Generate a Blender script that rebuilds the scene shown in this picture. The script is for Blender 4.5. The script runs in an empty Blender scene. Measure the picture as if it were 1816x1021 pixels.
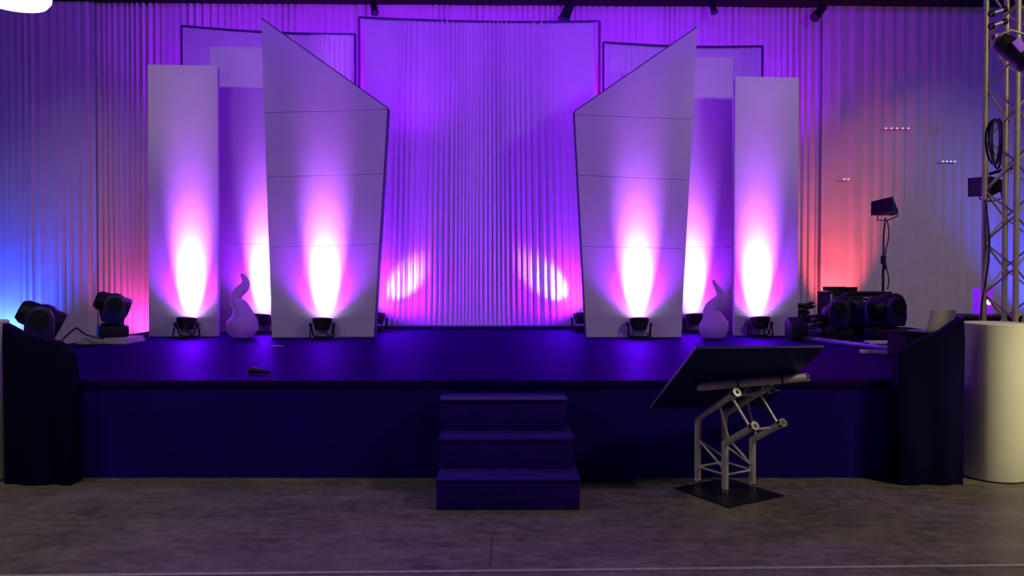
import bpy, bmesh, math, random
from mathutils import Vector, Matrix, noise
random.seed(7)
SC = bpy.context.scene
COL = SC.collection
PI = math.pi
R = math.radians

# ------------------------------------------------------------------ camera model (1816 x 1021)
F = 1350.0
CX, CY = 908.0, 510.5
CAMZ = 1.646
PITCH = R(0.87)

def P(px, py, Y):
    """world point seen at photo pixel (px,py) at distance Y"""
    d = Vector(((px-CX), F*math.cos(PITCH) + (CY-py)*math.sin(PITCH), -F*math.sin(PITCH) + (CY-py)*math.cos(PITCH)))
    return Vector((0, 0, CAMZ)) + d * (Y/d.y)

# ------------------------------------------------------------------ materials
def mat(name, color, rough=0.6, metal=0.0, emit=None, estr=0.0, spec=0.5, var=0.0, vscale=8.0, bump=0.0, bscale=60.0, trans=0.0, sheen=0.0, stretch=None):
    m = bpy.data.materials.new(name); m.use_nodes = True
    nt = m.node_tree; N = nt.nodes; L = nt.links
    b = N['Principled BSDF']; out = N['Material Output']
    b.inputs['Base Color'].default_value = (*color, 1)
    b.inputs['Roughness'].default_value = rough
    b.inputs['Metallic'].default_value = metal
    b.inputs['Specular IOR Level'].default_value = spec
    if sheen: b.inputs['Sheen Weight'].default_value = sheen
    if emit:
        b.inputs['Emission Color'].default_value = (*emit, 1)
        b.inputs['Emission Strength'].default_value = estr
    tc = N.new('ShaderNodeTexCoord'); vec = tc.outputs['Object']
    if stretch:
        mp = N.new('ShaderNodeMapping'); mp.inputs['Scale'].default_value = stretch
        L.new(vec, mp.inputs['Vector']); vec = mp.outputs['Vector']
    if var:
        n = N.new('ShaderNodeTexNoise'); n.inputs['Scale'].default_value = vscale; n.inputs['Detail'].default_value = 6
        L.new(vec, n.inputs['Vector'])
        r = N.new('ShaderNodeValToRGB')
        r.color_ramp.elements[0].position = .3; r.color_ramp.elements[1].position = .72
        r.color_ramp.elements[0].color = (*[max(0, c*(1-var)) for c in color], 1)
        r.color_ramp.elements[1].color = (*[min(1, c*(1+var)) for c in color], 1)
        L.new(n.outputs['Fac'], r.inputs['Fac']); L.new(r.outputs['Color'], b.inputs['Base Color'])
    if bump:
        n2 = N.new('ShaderNodeTexNoise'); n2.inputs['Scale'].default_value = bscale; n2.inputs['Detail'].default_value = 4
        L.new(vec, n2.inputs['Vector'])
        bp = N.new('ShaderNodeBump'); bp.inputs['Strength'].default_value = bump; bp.inputs['Distance'].default_value = .01
        L.new(n2.outputs['Fac'], bp.inputs['Height']); L.new(bp.outputs['Normal'], b.inputs['Normal'])
    if trans:
        t = N.new('ShaderNodeBsdfTranslucent'); t.inputs['Color'].default_value = (*color, 1)
        mx = N.new('ShaderNodeMixShader'); mx.inputs['Fac'].default_value = trans
        L.new(b.outputs['BSDF'], mx.inputs[1]); L.new(t.outputs['BSDF'], mx.inputs[2]); L.new(mx.outputs['Shader'], out.inputs['Surface'])
    return m

M = {}
M['sheer'] = mat('sheer_fabric', (.72, .68, .72), .8, spec=.15, trans=.28, var=.05, vscale=3)
M['screen'] = mat('screen_fabric', (.76, .72, .80), .75, spec=.2, trans=.12, var=.03, vscale=4)
M['panel'] = mat('white_panel', (.74, .72, .74), .55, spec=.3, var=.03, vscale=2.5)
M['panel_edge'] = mat('panel_edge', (.35, .33, .4), .6)
M['deck'] = mat('stage_deck', (.007, .001, .05), .5, spec=.45, var=.35, vscale=1.6, bump=.12, bscale=35, stretch=(.5, 2.5, 1))
M['skirt'] = mat('stage_skirt', (.016, .002, .26), .85, spec=.12, var=.2, vscale=1.5, sheen=.0)
M['stepm'] = mat('step_carpet', (.035, .004, .30), .8, spec=.15, var=.25, vscale=5, bump=.2, bscale=120)
M['steptop'] = mat('step_tread', (.045, .010, .32), .6, spec=.3, var=.25, vscale=6, bump=.2, bscale=120)
M['blackcloth'] = mat('black_cloth', (.004, .001, .035), .9, spec=.1, var=.2, vscale=3)
M['black'] = mat('black_plastic', (.009, .006, .02), .55, spec=.3)
M['blackmetal'] = mat('black_metal', (.010, .007, .018), .5, spec=.3)
M['blue_face'] = mat('dark_blue_face', (.012, .03, .11), .3)
M['case'] = mat('case_covering', (.006, .004, .012), .85, spec=.08)
M['arm'] = mat('yoke_plastic', (.018, .010, .11), .4, spec=.5)
M['alu'] = mat('aluminium', (.80, .76, .70), .4, metal=.2, var=.08, vscale=20)
M['alu_dull'] = mat('aluminium_dull', (.52, .47, .38), .45, metal=.35, var=.12, vscale=12)
M['chrome'] = mat('bright_metal', (.8, .8, .8), .2, metal=1)
M['board'] = mat('lectern_board', (.012, .003, .16), .5, spec=.35)
M['plate'] = mat('base_plate', (.012, .010, .026), .45, spec=.4)
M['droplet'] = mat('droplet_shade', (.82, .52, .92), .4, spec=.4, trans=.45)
M['white'] = mat('white_plastic', (.78, .72, .78), .4, spec=.4)
M['column'] = mat('white_column_cover', (.66, .63, .52), .7, spec=.2, var=.04, vscale=2)
M['pale'] = mat('pale_board', (.55, .52, .5), .5)
M['cable'] = mat('cable_rubber', (.012, .01, .03), .35, spec=.6)
M['lens'] = mat('led_lens', (.9, .8, 1), .2, emit=(.75, .45, 1), estr=14)
M['lens_dark'] = mat('lens_glass', (.02, .03, .08), .08, spec=1.0)
M['lamp'] = mat('lamp_glow', (1, 1, 1), .3, emit=(1, .97, .9), estr=5)
M['glint_dot'] = mat('reflection_glow', (.8, .8, .8), .3, emit=(1, .9, .95), estr=.5)  # self-lit colour standing in for reflections on the curtain
M['violet'] = mat('violet_glow', (.3, .05, .9), .4, emit=(.22, .01, .85), estr=.75)
M['whiteled'] = mat('white_led', (1, 1, 1), .3, emit=(1, .6, 1), estr=6)
M['violet_body'] = mat('violet_lens', (.35, .2, .8), .3, emit=(.2, .04, .6), estr=.35)
M['wall'] = mat('dark_wall', (.03, .025, .03), .9, var=.1)
M['ceil'] = mat('dark_ceiling', (.02, .017, .02), .9, var=.1)
M['rail'] = mat('dark_rail', (.005, .004, .005), .8, spec=.1)
M['frame'] = mat('dark_frame', (.06, .03, .17), .5)
M['strip'] = mat('metal_strip', (.55, .50, .45), .45, metal=.2, var=.25, vscale=30)
M['joint'] = mat('floor_joint', (.09, .075, .075), .8)
M['tape'] = mat('pale_tape', (.5, .45, .55), .6)

# concrete floor
def floor_material():
    m = bpy.data.materials.new('concrete_floor'); m.use_nodes = True
    nt = m.node_tree; N = nt.nodes; L = nt.links; b = N['Principled BSDF']
    tc = N.new('ShaderNodeTexCoord')
    mp = N.new('ShaderNodeMapping'); mp.inputs['Scale'].default_value = (1.0, 1.7, 1); L.new(tc.outputs['Object'], mp.inputs['Vector'])
    n1 = N.new('ShaderNodeTexNoise'); n1.inputs['Scale'].default_value = 1.6; n1.inputs['Detail'].default_value = 9; n1.inputs['Roughness'].default_value = .62
    n2 = N.new('ShaderNodeTexNoise'); n2.inputs['Scale'].default_value = 9; n2.inputs['Detail'].default_value = 6; n2.inputs['Distortion'].default_value = .8
    L.new(mp.outputs['Vector'], n1.inputs['Vector']); L.new(mp.outputs['Vector'], n2.inputs['Vector'])
    a = N.new('ShaderNodeMath'); a.operation = 'MULTIPLY_ADD'; a.inputs[1].default_value = .5
    L.new(n2.outputs['Fac'], a.inputs[0]); 
    h = N.new('ShaderNodeMath'); h.operation = 'MULTIPLY'; h.inputs[1].default_value = .5
    L.new(n1.outputs['Fac'], h.inputs[0]); L.new(h.outputs[0], a.inputs[2])
    r = N.new('ShaderNodeValToRGB'); r.color_ramp.elements[0].position = .36; r.color_ramp.elements[1].position = .64
    r.color_ramp.elements[0].color = (.115, .098, .092, 1); r.color_ramp.elements[1].color = (.28, .245, .21, 1)
    L.new(a.outputs[0], r.inputs['Fac']); L.new(r.outputs['Color'], b.inputs['Base Color'])
    mr = N.new('ShaderNodeMapRange'); mr.inputs['To Min'].default_value = .24; mr.inputs['To Max'].default_value = .5
    L.new(n2.outputs['Fac'], mr.inputs['Value']); L.new(mr.outputs['Result'], b.inputs['Roughness'])
    b.inputs['Specular IOR Level'].default_value = .4
    bp = N.new('ShaderNodeBump'); bp.inputs['Strength'].default_value = .12; bp.inputs['Distance'].default_value = .02
    L.new(n2.outputs['Fac'], bp.inputs['Height']); L.new(bp.outputs['Normal'], b.inputs['Normal'])
    return m
def tinted_gloss(m, gcol, rough):
    nt = m.node_tree; N = nt.nodes; L = nt.links; b = N['Principled BSDF']
    b.inputs['Specular IOR Level'].default_value = 0
    g = N.new('ShaderNodeBsdfGlossy'); g.inputs['Color'].default_value = (*gcol, 1); g.inputs['Roughness'].default_value = rough
    a_ = N.new('ShaderNodeAddShader'); L.new(b.outputs['BSDF'], a_.inputs[0]); L.new(g.outputs['BSDF'], a_.inputs[1])
    if b.inputs['Normal'].is_linked: L.new(b.inputs['Normal'].links[0].from_socket, g.inputs['Normal'])
    L.new(a_.outputs['Shader'], N['Material Output'].inputs['Surface'])
tinted_gloss(M['deck'], (.036, .003, .115), .42)
M['floor'] = floor_material()

# ------------------------------------------------------------------ mesh helpers
class MB:
    def __init__(self): self.bm = bmesh.new()
    def box(self, c, s, rot=None, bevel=0.0):
        mtx = Matrix.Translation(Vector(c)) @ (rot.to_4x4() if rot else Matrix.Identity(4)) @ Matrix.Diagonal((s[0], s[1], s[2], 1))
        g = bmesh.ops.create_cube(self.bm, size=1, matrix=mtx)
        if bevel:
            es = list({e for v in g['verts'] for e in v.link_edges})
            bmesh.ops.bevel(self.bm, geom=es, offset=bevel, segments=2, affect='EDGES', profile=.6)
        return self
    def tube(self, pts, r, seg=12, closed=False, cap=True):
        pts = [Vector(p) for p in pts]; n = len(pts); rings = []
        rr = r if isinstance(r, (list, tuple)) else [r]*n
        prev = None
        for i, p in enumerate(pts):
            if closed: t = pts[(i+1) % n]-pts[i-1]
            elif i == 0: t = pts[1]-pts[0]
            elif i == n-1: t = pts[-1]-pts[-2]
            else: t = (pts[i+1]-p).normalized()+(p-pts[i-1]).normalized()
            t.normalize()
            if prev is None:
                up = Vector((0, 0, 1)) if abs(t.z) < .9 else Vector((1, 0, 0))
                x = t.cross(up).normalized()
            else:
                x = (prev - t*prev.dot(t)).normalized()
            prev = x; y = t.cross(x)
            rings.append([self.bm.verts.new(p+(x*math.cos(2*PI*k/seg)+y*math.sin(2*PI*k/seg))*rr[i]) for k in range(seg)])
        for i in range(n if closed else n-1):
            a, b = rings[i], rings[(i+1) % n]
            for k in range(seg): self.bm.faces.new((a[k], a[(k+1) % seg], b[(k+1) % seg], b[k]))
        if cap and not closed:
            self.bm.faces.new(rings[0][::-1]); self.bm.faces.new(rings[-1])
        return self
    def lathe(self, prof, origin=(0, 0, 0), axis=(0, 0, 1), seg=24, closed=False):
        ax = Vector(axis).normalized(); q = Vector((0, 0, 1)).rotation_difference(ax); o = Vector(origin)
        rings = []
        for (r, z) in prof:
            rings.append([self.bm.verts.new(o+q @ Vector((max(r, 1e-4)*math.cos(2*PI*k/seg), max(r, 1e-4)*math.sin(2*PI*k/seg), z))) for k in range(seg)])
        m = len(rings)
        for i in range(m if closed else m-1):
            a, b = rings[i], rings[(i+1) % m]
            for k in range(seg): self.bm.faces.new((a[k], a[(k+1) % seg], b[(k+1) % seg], b[k]))
        if not closed:
            self.bm.faces.new(rings[0][::-1]); self.bm.faces.new(rings[-1])
        return self
    def prism(self, poly, d, bevel=0.0):
        """poly: 3d points of one face; d: extrusion vector"""
        d = Vector(d)
        a = [self.bm.verts.new(Vector(p)) for p in poly]; b = [self.bm.verts.new(Vector(p)+d) for p in poly]
        fs = [self.bm.faces.new(a), self.bm.faces.new(b[::-1])]
        n = len(poly)
        for i in range(n): fs.append(self.bm.faces.new((a[i], b[i], b[(i+1) % n], a[(i+1) % n])))
        if bevel:
            es = list({e for f in fs for e in f.edges})
            bmesh.ops.bevel(self.bm, geom=es, offset=bevel, segments=2, affect='EDGES', profile=.6)
        return self
    def build(self, name, m, parent=None, smooth=True, mtx=None):
        bmesh.ops.recalc_face_normals(self.bm, faces=self.bm.faces[:])
        me = bpy.data.meshes.new(name); self.bm.to_mesh(me); self.bm.free()
        me.materials.append(m)
        o = bpy.data.objects.new(name, me); COL.objects.link(o)
        if smooth and len(me.polygons):
            me.shade_smooth()
            me.set_sharp_from_angle(angle=R(38))
        if parent: o.parent = parent
        if mtx: o.matrix_local = mtx
        return o

def tag(o, label=None, cat=None, group=None, kind=None):
    if label: o['label'] = label
    if cat: o['category'] = cat
    if group: o['group'] = group
    if kind: o['kind'] = kind
    return o

def empty(name, loc, label, cat, rz=0, group=None):
    o = bpy.data.objects.new(name, None); COL.objects.link(o)
    o.location = loc; o.rotation_euler = (0, 0, rz); o.empty_display_size = .1
    return tag(o, label, cat, group)

def copy_tree(o, parent=None):
    c = o.copy(); COL.objects.link(c)
    if parent: c.parent = parent
    for ch in list(o.children):
        copy_tree(ch, c)
    return c

def spot(name, loc, target, W, color, deg, blend=1.0, radius=.05, parent=None):
    l = bpy.data.lights.new(name, 'SPOT'); l.energy = W; l.color = color; l.spot_size = R(deg); l.spot_blend = blend; l.shadow_soft_size = radius
    o = bpy.data.objects.new(name, l); COL.objects.link(o)
    loc = Vector(loc); d = Vector(target)-loc
    o.rotation_euler = d.to_track_quat('-Z', 'Y').to_euler(); o.location = loc
    if parent:
        o.parent = parent; 
        q = parent.matrix_basis.inverted()
        o.matrix_parent_inverse = q
    return o

def area(name, loc, target, W, color, sx, sy):
    l = bpy.data.lights.new(name, 'AREA'); l.energy = W; l.color = color; l.shape = 'RECTANGLE'; l.size = sx; l.size_y = sy
    o = bpy.data.objects.new(name, l); COL.objects.link(o)
    o.location = loc; o.rotation_euler = (Vector(target)-Vector(loc)).to_track_quat('-Z', 'Y').to_euler()
    return o

def disk(name, loc, target, W, color, size, spread):
    l = bpy.data.lights.new(name, 'AREA'); l.energy = W; l.color = color; l.shape = 'DISK'; l.size = size; l.spread = R(spread)
    o = bpy.data.objects.new(name, l); COL.objects.link(o)
    o.location = loc; o.rotation_euler = (Vector(target)-Vector(loc)).to_track_quat('-Z', 'Y').to_euler()
    return o

STAGE_Z = .8
# ------------------------------------------------------------------ setting
MB().box((0, 6.5, -.05), (24, 19, .1)).build('floor', M['floor'], smooth=False)['kind'] = 'structure'
MB().box((0, 15.2, 3.7), (24, .2, 7.6)).build('wall_back', M['wall'], smooth=False)['kind'] = 'structure'
MB().box((-11.1, 6.5, 3.7), (.2, 17.2, 7.6)).build('wall_left', M['wall'], smooth=False)['kind'] = 'structure'
MB().box((11.1, 6.5, 3.7), (.2, 17.2, 7.6)).build('wall_right', M['wall'], smooth=False)['kind'] = 'structure'
MB().box((0, 6.5, 7.55), (24, 19, .1)).build('ceiling', M['ceil'], smooth=False)['kind'] = 'structure'
# metal strip let into the floor and the joint that meets it
def ground(px, py, z=0.0):
    d = P(px, py, 1.0); k = (z-CAMZ)/(d.z-CAMZ); return P(px, py, k)
a = ground(380, 1018.5); b = ground(1816, 1003); a.z = b.z = .002
dirv = (b-a).normalized(); a = a-dirv*2.5; b = b+dirv*2.5
nrm = Vector((-dirv.y, dirv.x, 0))
MB().prism([a-nrm*.016+Vector((0, 0, -.002)), b-nrm*.016+Vector((0, 0, -.002)), b+nrm*.016+Vector((0, 0, -.002)), a+nrm*.016+Vector((0, 0, -.002))], (0, 0, .006)).build('trim_1', M['strip'], smooth=False)['kind'] = 'structure'
MB().box((-.125, 4.56, .0005), (.009, .52, .002)).build('trim_2', M['joint'], smooth=False)['kind'] = 'structure'

# ------------------------------------------------------------------ stage
FR = 6.18
poly = [(-4.07, FR), (3.62, FR), (3.62, 7.55), (6.6, 7.55), (6.6, 12.75), (-5.6, 12.75), (-5.6, 6.9), (-4.07, 6.9)]
stage = empty('stage', (0, FR, 0), 'wide low stage with black deck and dark blue skirt, carrying the lit set', 'stage')
def local(pts, o): return [Vector(p)-o.location for p in pts]
MB().prism(local([(x, y, STAGE_Z-.05) for x, y in poly], stage), (0, 0, .05), bevel=.006).build('deck', M['deck'], stage, smooth=False)
# skirt: a pleated cloth wall round the platform
def skirt_mesh():
    mb = MB(); pts = []
    n = len(poly)
    for i in range(n):
        p0 = Vector((*poly[i], 0)); p1 = Vector((*poly[(i+1) % n], 0)); L_ = (p1-p0).length; k = max(4, int(L_/.06))
        t = (p1-p0).normalized(); nn = Vector((t.y, -t.x, 0))
        for j in range(k):
            s = j/k*L_
            pts.append((p0+t*s, nn, s+i*7.3))
    rows = []
    for z in (0.0, .25, .5, STAGE_Z-.052):
        ring = []
        for p, nn, s in pts:
            w = (.010*noise.noise((s*1.1, 0, 3))+.004*math.sin(s*9+noise.noise((s, 1, 1))*4))*(1-.6*z/STAGE_Z)
            ring.append(mb.bm.verts.new(p-nn*(.02-w)+Vector((0, 0, z))-stage.location))
        rows.append(ring)
    m = len(rows[0])
    for a_, b_ in zip(rows, rows[1:]):
        for k in range(m): mb.bm.faces.new((a_[k], a_[(k+1) % m], b_[(k+1) % m], b_[k]))
    return mb
skirt_mesh().build('skirt', M['skirt'], stage)

# stairs: three stacked steps
stairs = empty('stage_stairs', (-.02, 5.34, 0), 'dark blue carpeted three step stairs in front of the stage', 'stairs')
tops = [.222, .45, .705]; fronts = [0, .28, .56]
lefts = [773, 778, 780]; rights = [1029, 1018, 1005]
for i in range(3):
    Yf = 5.34+fronts[i]
    xl = (lefts[i]-CX)/F*Yf; xr = (rights[i]-CX)/F*Yf
    z0 = 0 if i == 0 else tops[i-1]+.0005
    yb = .80
    if i == 0: c0 = 0
    MB().box(((xl+xr)/2+.02, (fronts[i]+yb)/2, (z0+tops[i]-.02)/2), (xr-xl, yb-fronts[i], tops[i]-.02-z0), bevel=.006).build('riser', M['stepm'], stairs)
    MB().box(((xl+xr)/2+.02, (fronts[i]-.008+yb)/2, tops[i]-.01), (xr-xl+.006, yb-fronts[i]+.008, .02), bevel=.006).build('tread', M['steptop'], stairs)
# aluminium nosing on the top step
Yf = 5.34+.56
xl = (780-CX)/F*Yf; xr = (1006-CX)/F*Yf
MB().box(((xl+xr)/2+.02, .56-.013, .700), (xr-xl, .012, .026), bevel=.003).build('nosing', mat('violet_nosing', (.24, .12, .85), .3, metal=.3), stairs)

# ------------------------------------------------------------------ pleated drapes
def drape(name, x0, x1, Y0, Y1, z0, z1, wl, amp, seed, m, parent=None, cols=None, rows=10, flat=None, origin=(0, 0, 0), fan=0.0):
    mb = MB(); W = x1-x0; cols = cols or int(W/wl*9)
    # irregular fold phase
    rnd = random.Random(seed); ph = []; p = 0
    for i in range(cols+1):
        s = i/cols*W
        ph.append(p)
        k = 1+.7*noise.noise((s*2.7, seed, 0))+.5*noise.noise((s*.8, seed+9, 0))
        p += 2*PI/wl*(W/cols)*min(1.45, max(.4, k))
    grid = []
    for j in range(rows+1):
        t = j/rows; z = z0+(z1-z0)*t; row = []
        for i in range(cols+1):
            u = i/cols; s = u*W
            A = amp*max(.15, .85+1.1*noise.noise((s*2.6, t*.5, seed+4)))
            A *= 1.0 - .25*t
            if flat: A *= flat(u, t)
            pz = ph[i]+.9*noise.noise((s*1.3, t*1.2, seed+2))
            y = A*(math.sin(pz)+.35*math.sin(2.13*pz+1.0))+.02*noise.noise((s*.8, t*1.3, seed+5))
            x = x0+s+.25*amp*math.sin(pz+1.2)*(flat(u, t) if flat else 1)
            x += fan*(u-.5)*(.5-t)*W
            yy = Y0+(Y1-Y0)*u
            row.append(mb.bm.verts.new(Vector((x, yy+y, z))-Vector(origin)))
        grid.append(row)
    for j in range(rows):
        for i in range(cols):
            mb.bm.faces.new((grid[j][i], grid[j][i+1], grid[j+1][i+1], grid[j+1][i]))
    return mb.build(name, m, parent)

# backdrop curtains hanging from the rail
def railY(x): return 13.35+.05*(x+6)*.55
ZT = 6.44
cs = [(-10.6, -7.30, 'left'), (-7.34, 5.52, 'mid'), (5.45, 10.6, 'right')]
tag(drape('backdrop_curtain', -10.6, -7.28, 13.30, 13.36, .02, ZT, .15, .012, 11, M['sheer']), 'pleated sheer backdrop curtain washed blue at the left edge', 'curtain', 'backdrop curtains')
tag(drape('backdrop_curtain', -7.36, 5.56, 13.42, 13.66, .02, ZT, .115, .024, 23, M['sheer']), 'widest pleated sheer backdrop curtain, purple, hanging behind the white set panels', 'curtain', 'backdrop curtains')
tag(drape('backdrop_curtain', 5.50, 10.6, 13.56, 13.70, .02, ZT, .2, .010, 37, M['sheer']), 'pleated grey sheer backdrop curtain behind the light stand and aluminium truss tower', 'curtain', 'backdrop curtains')
rail = empty('curtain_rail', (0, 13.55, ZT), 'dark overhead rail carrying the backdrop curtains', 'rail')
MB().box((0, -.08, .19), (21.9, .62, .36), bevel=.01).build('beam', M['rail'], rail)
for x in (-9, -4.5, 0, 4.5, 9):
    MB().tube([(x, .08, .36), (x, .08, 7.5-ZT)], .02, 8).build('hanger', M['rail'], rail)

# framed drape screens
def screen(name, pl, pr, ptl, ptr, Y, pbot, label, wl, amp, seed, flat=None, legs=True, fan=0, bot=None, postr=.018):
    tl = P(pl, ptl, Y); tr = P(pr, ptr, Y); zb = bot if bot else P(pl, pbot, Y).z
    root = empty(name, (0, Y, STAGE_Z), label, 'screen', group='framed drape screens')
    o = root.location
    x0, x1 = tl.x, tr.x; zt = min(tl.z, tr.z)-.03
    d = drape('drape', x0+.03, x1-.03, Y+.01, Y+.01, zb, zt, wl, amp, seed, M['screen'], root, flat=flat, origin=o, rows=14, fan=fan)
    # top edge follows the sagging pipe: stretch the upper rows
    for v in d.data.vertices:
        X = v.co.x
        t = (v.co.z+o.z-zb)/(zt-zb)
        top = tl.z+(tr.z-tl.z)*(X-x0)/(x1-x0)-.015
        v.co.z = zb+(top-zb)*t-o.z
    n = 16; pts = []
    for i in range(n+1):
        u = i/n; p = tl.lerp(tr, u)-o; p.z -= .035*math.sin(PI*u); pts.append(p)
    MB().tube(pts, postr, 10).build('top_pipe', M['frame'], root)
    for e in (tl, tr):
        MB().tube([Vector((e.x, Y, STAGE_Z+.015))-o, e-o], postr, 10).build('post', M['frame'], root)
        MB().box((e.x, 0, .012), (.34, .16, .02), bevel=.005).build('foot_plate', M['pale'] , root)
    MB().tube([Vector((x0, Y, zb-.01))-o, Vector((x1, Y, zb-.01))-o], .022, 10).build('bottom_pipe', M['frame'], root)
    return root
def ss(a_, b_, x):
    t = max(0, min(1, (x-a_)/(b_-a_))); return t*t*(3-2*t)
def cflat(u, t):
    # gathered fabric: flat triangles in the upper outer corners and a flat hem
    edge = .13*(.35+.9*t)
    m = ss(edge*.5, edge*1.5, u)*ss(edge*.5, edge*1.5, 1-u)
    return (.06+.94*m)*(.25+.75*ss(0, .12, t))
screen('drape_screen', 637, 1063, 31, 38, 12.2, 578, 'tall central framed drape screen with gathered pleats, between the two slanted panels', .080, .029, 5, flat=cflat, fan=.07)
screen('drape_screen', 322, 630, 46, 61, 12.5, 573, 'framed drape screen standing behind the upright white panels at the left of the set', .09, .014, 6, flat=lambda u, t: .15+.85*ss(.45, .62, u))
screen('drape_screen', 1070, 1352, 75, 82, 12.5, 573, 'framed drape screen standing behind the upright white panels at the right of the set', .09, .014, 8, flat=lambda u, t: .2+.8*ss(.5, .25, u) if u < .6 else .2+.8*ss(.8, .9, u))

# ------------------------------------------------------------------ set panels
def deck_Y(py):            # distance at which the deck is seen at row py
    d = P(CX, py, 1.0); return (STAGE_Z-CAMZ)/(d.z-CAMZ)

def plain_panel(label, lt, rt, lb, rb, Y, thick, seams=()):
    root = empty('upright_panel', (P((lb[0]+rb[0])/2, 598, Y).x, Y, STAGE_Z), label, 'panel', group='upright white panels')
    o = root.location
    c = [P(*lt, Y), P(*rt, Y), P(*rb, Y), P(*lb, Y)]
    c[2].z = c[3].z = STAGE_Z+.002
    c = [p-o for p in c]
    zs = [0]+list(seams)+[1]
    # front board(s)
    for a_, b_ in zip(zs, zs[1:]):
        q = [c[0].lerp(c[3], a_), c[1].lerp(c[2], a_), c[1].lerp(c[2], b_), c[0].lerp(c[3], b_)]
        g = .0015
        q[0].z -= g; q[1].z -= g; q[2].z += g; q[3].z += g
        MB().prism(q, (0, thick*.3, 0), bevel=.004).build('board', M['panel'], root, smooth=False)
    # rear frame
    k = .02
    q = [c[0]+Vector((k, thick*.3+.001, -k)), c[1]+Vector((-k, thick*.3+.001, -k)), c[2]+Vector((-k, thick*.3+.001, 0)), c[3]+Vector((k, thick*.3+.001, 0))]
    MB().prism(q, (0, thick*.7, 0), bevel=.006).build('rear_frame', M['panel_edge'], root, smooth=False)
    return root
YL1 = deck_Y(597); YR1 = deck_Y(595.5)
plain_panel('outer upright white panel at the left end of the set', (262, 114), (385, 116), (264, 597), (386, 597), YL1, .14)
plain_panel('outer upright white panel at the right end of the set', (1304, 135), (1417, 137), (1302, 595), (1415, 595), YR1, .16)
YL2 = 11.55; YR2 = 11.7
plain_panel('upright panel standing back between the outer panel and slanted panel, left half of the set', (372, 82), (486, 84), (374, 590), (486, 590), YL2, .1, seams=(.69,))
plain_panel('upright panel standing back between the slanted panel and outer panel, right half of the set', (1186, 101), (1299, 101), (1186, 588), (1299, 588), YR2, .1, seams=(.69,))

def slanted(label, top, tipi, boti, boto, seams_o, seams_i, Y, dirx):
    """top=(px,py) outer high corner, tipi=inner low corner, boti/boto = base corners; seams measured on outer and inner edge"""
    root = empty('slanted_panel', (P((boti[0]+boto[0])/2, 598, Y).x, Y, STAGE_Z), label, 'panel', group='slanted white panels')
    o = root.location; th = .05
    A, B, C_, D = P(*top, Y), P(*tipi, Y), P(*boti, Y), P(*boto, Y)
    C_.z = D.z = STAGE_Z+.002
    def outer(py):
        t = (py-top[1])/(boto[1]-top[1]); return A.lerp(D, t)
    def inner(py):
        t = (py-tipi[1])/(boti[1]-tipi[1]); return B.lerp(C_, t)
    g = Vector((0, 0, .0025))
    pieces = []
    pieces.append([A, B, inner(seams_i[0])+g, outer(seams_o[0])+g])
    for k in range(len(seams_o)-1):
        pieces.append([outer(seams_o[k])-g, inner(seams_i[k])-g, inner(seams_i[k+1])+g, outer(seams_o[k+1])+g])
    pieces.append([outer(seams_o[-1])-g, inner(seams_i[-1])-g, C_, D])
    for q in pieces:
        MB().prism([p-o for p in q], (0, th, 0), bevel=.003).build('board', M['panel'], root, smooth=False)
    ctr = (A+B+C_+D)/4
    q = [p-o+(ctr-p).normalized()*.015+Vector((0, th+.001, 0)) for p in (A, B, C_, D)]
    q[2].z = q[3].z = .002
    MB().prism(q, (0, .12, 0)).build('rear_frame', M['panel_edge'], root, smooth=False)
    # dark edging strip on the sloping top and inner side
    e1 = [A-o, B-o, C_-o]
    for p0, p1 in ((e1[0], e1[1]), (e1[1], e1[2])):
        n_ = (p1-p0).cross(Vector((0, 1, 0))).normalized()
        if (p0+p1)/2-(ctr-o) != Vector() and n_.dot((p0+p1)/2-(ctr-o)) < 0: n_ = -n_
        q = [p0+n_*.001, p1+n_*.001, p1+n_*.014, p0+n_*.014]
        if p1.z < .05: q[1].z = q[2].z = .004
        MB().prism(q, (0, .15, 0)).build('edge_strip', M['frame'], root, smooth=False)
    return root
YPL = deck_Y(598.5); YPR = deck_Y(598)
slanted('slanted-top white panel left of the central drape screen, point rising at its left', (463, 33), (687, 192), (663, 598), (482, 598), (199, 312, 437), (194, 308, 432), YPL, 1)
slanted('slanted-top white panel right of the central drape screen, point rising at its right', (1237, 48), (1019, 198), (1040, 598), (1208, 598), (211, 318, 440), (203, 310, 436), YPR, -1)

# ------------------------------------------------------------------ uplighter par cans
VIO = (.42, .075, 1.0)
def make_par(tilt):
    root = empty('uplighter', (0, 0, 0), 'x', 'uplighter', group='black uplighters at the foot of the set panels')
    ax = Vector((0, math.sin(tilt), math.cos(tilt))); c = Vector((0, 0, .195))
    MB().lathe([(.088, -.075), (.10, -.07), (.105, -.02), (.118, -.015), (.118, .01), (.128, .015), (.134, .075), (.126, .082), (.118, .06)], c, ax, 28).build('housing', M['blackmetal'], root)
    MB().lathe([(.116, .058), (.116, .062), (0, .066)], c, ax, 24).build('lens', M['lens'], root)
    for k in (-1, 1):
        MB().lathe([(.022, 0), (.026, .004), (.026, .022), (.02, .028)], c+Vector((k*.145, 0, -.005)), (k, 0, 0), 14).build('knob', M['black'], root)
    for s in (-1, 1):
        w = .15
        pts = [(-w*.97, .0, .19), (-w, s*.03, .15), (-w*.95, s*.10, .03), (-w*.7, s*.13, .012), (w*.7, s*.13, .012), (w*.95, s*.10, .03), (w, s*.03, .15), (w*.97, .0, .19)]
        MB().tube(pts, .0115, 8).build('bracket', M['blackmetal'], root)
    MB().tube([(.06, -.05, .13), (.1, -.09, .06), (.16, -.1, .010), (.26, -.06, .008), (.4, .02, .008)], .0075, 8).build('cable', M['cable'], root)
    return root
TILT = R(9)
par0 = make_par(TILT)
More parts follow.
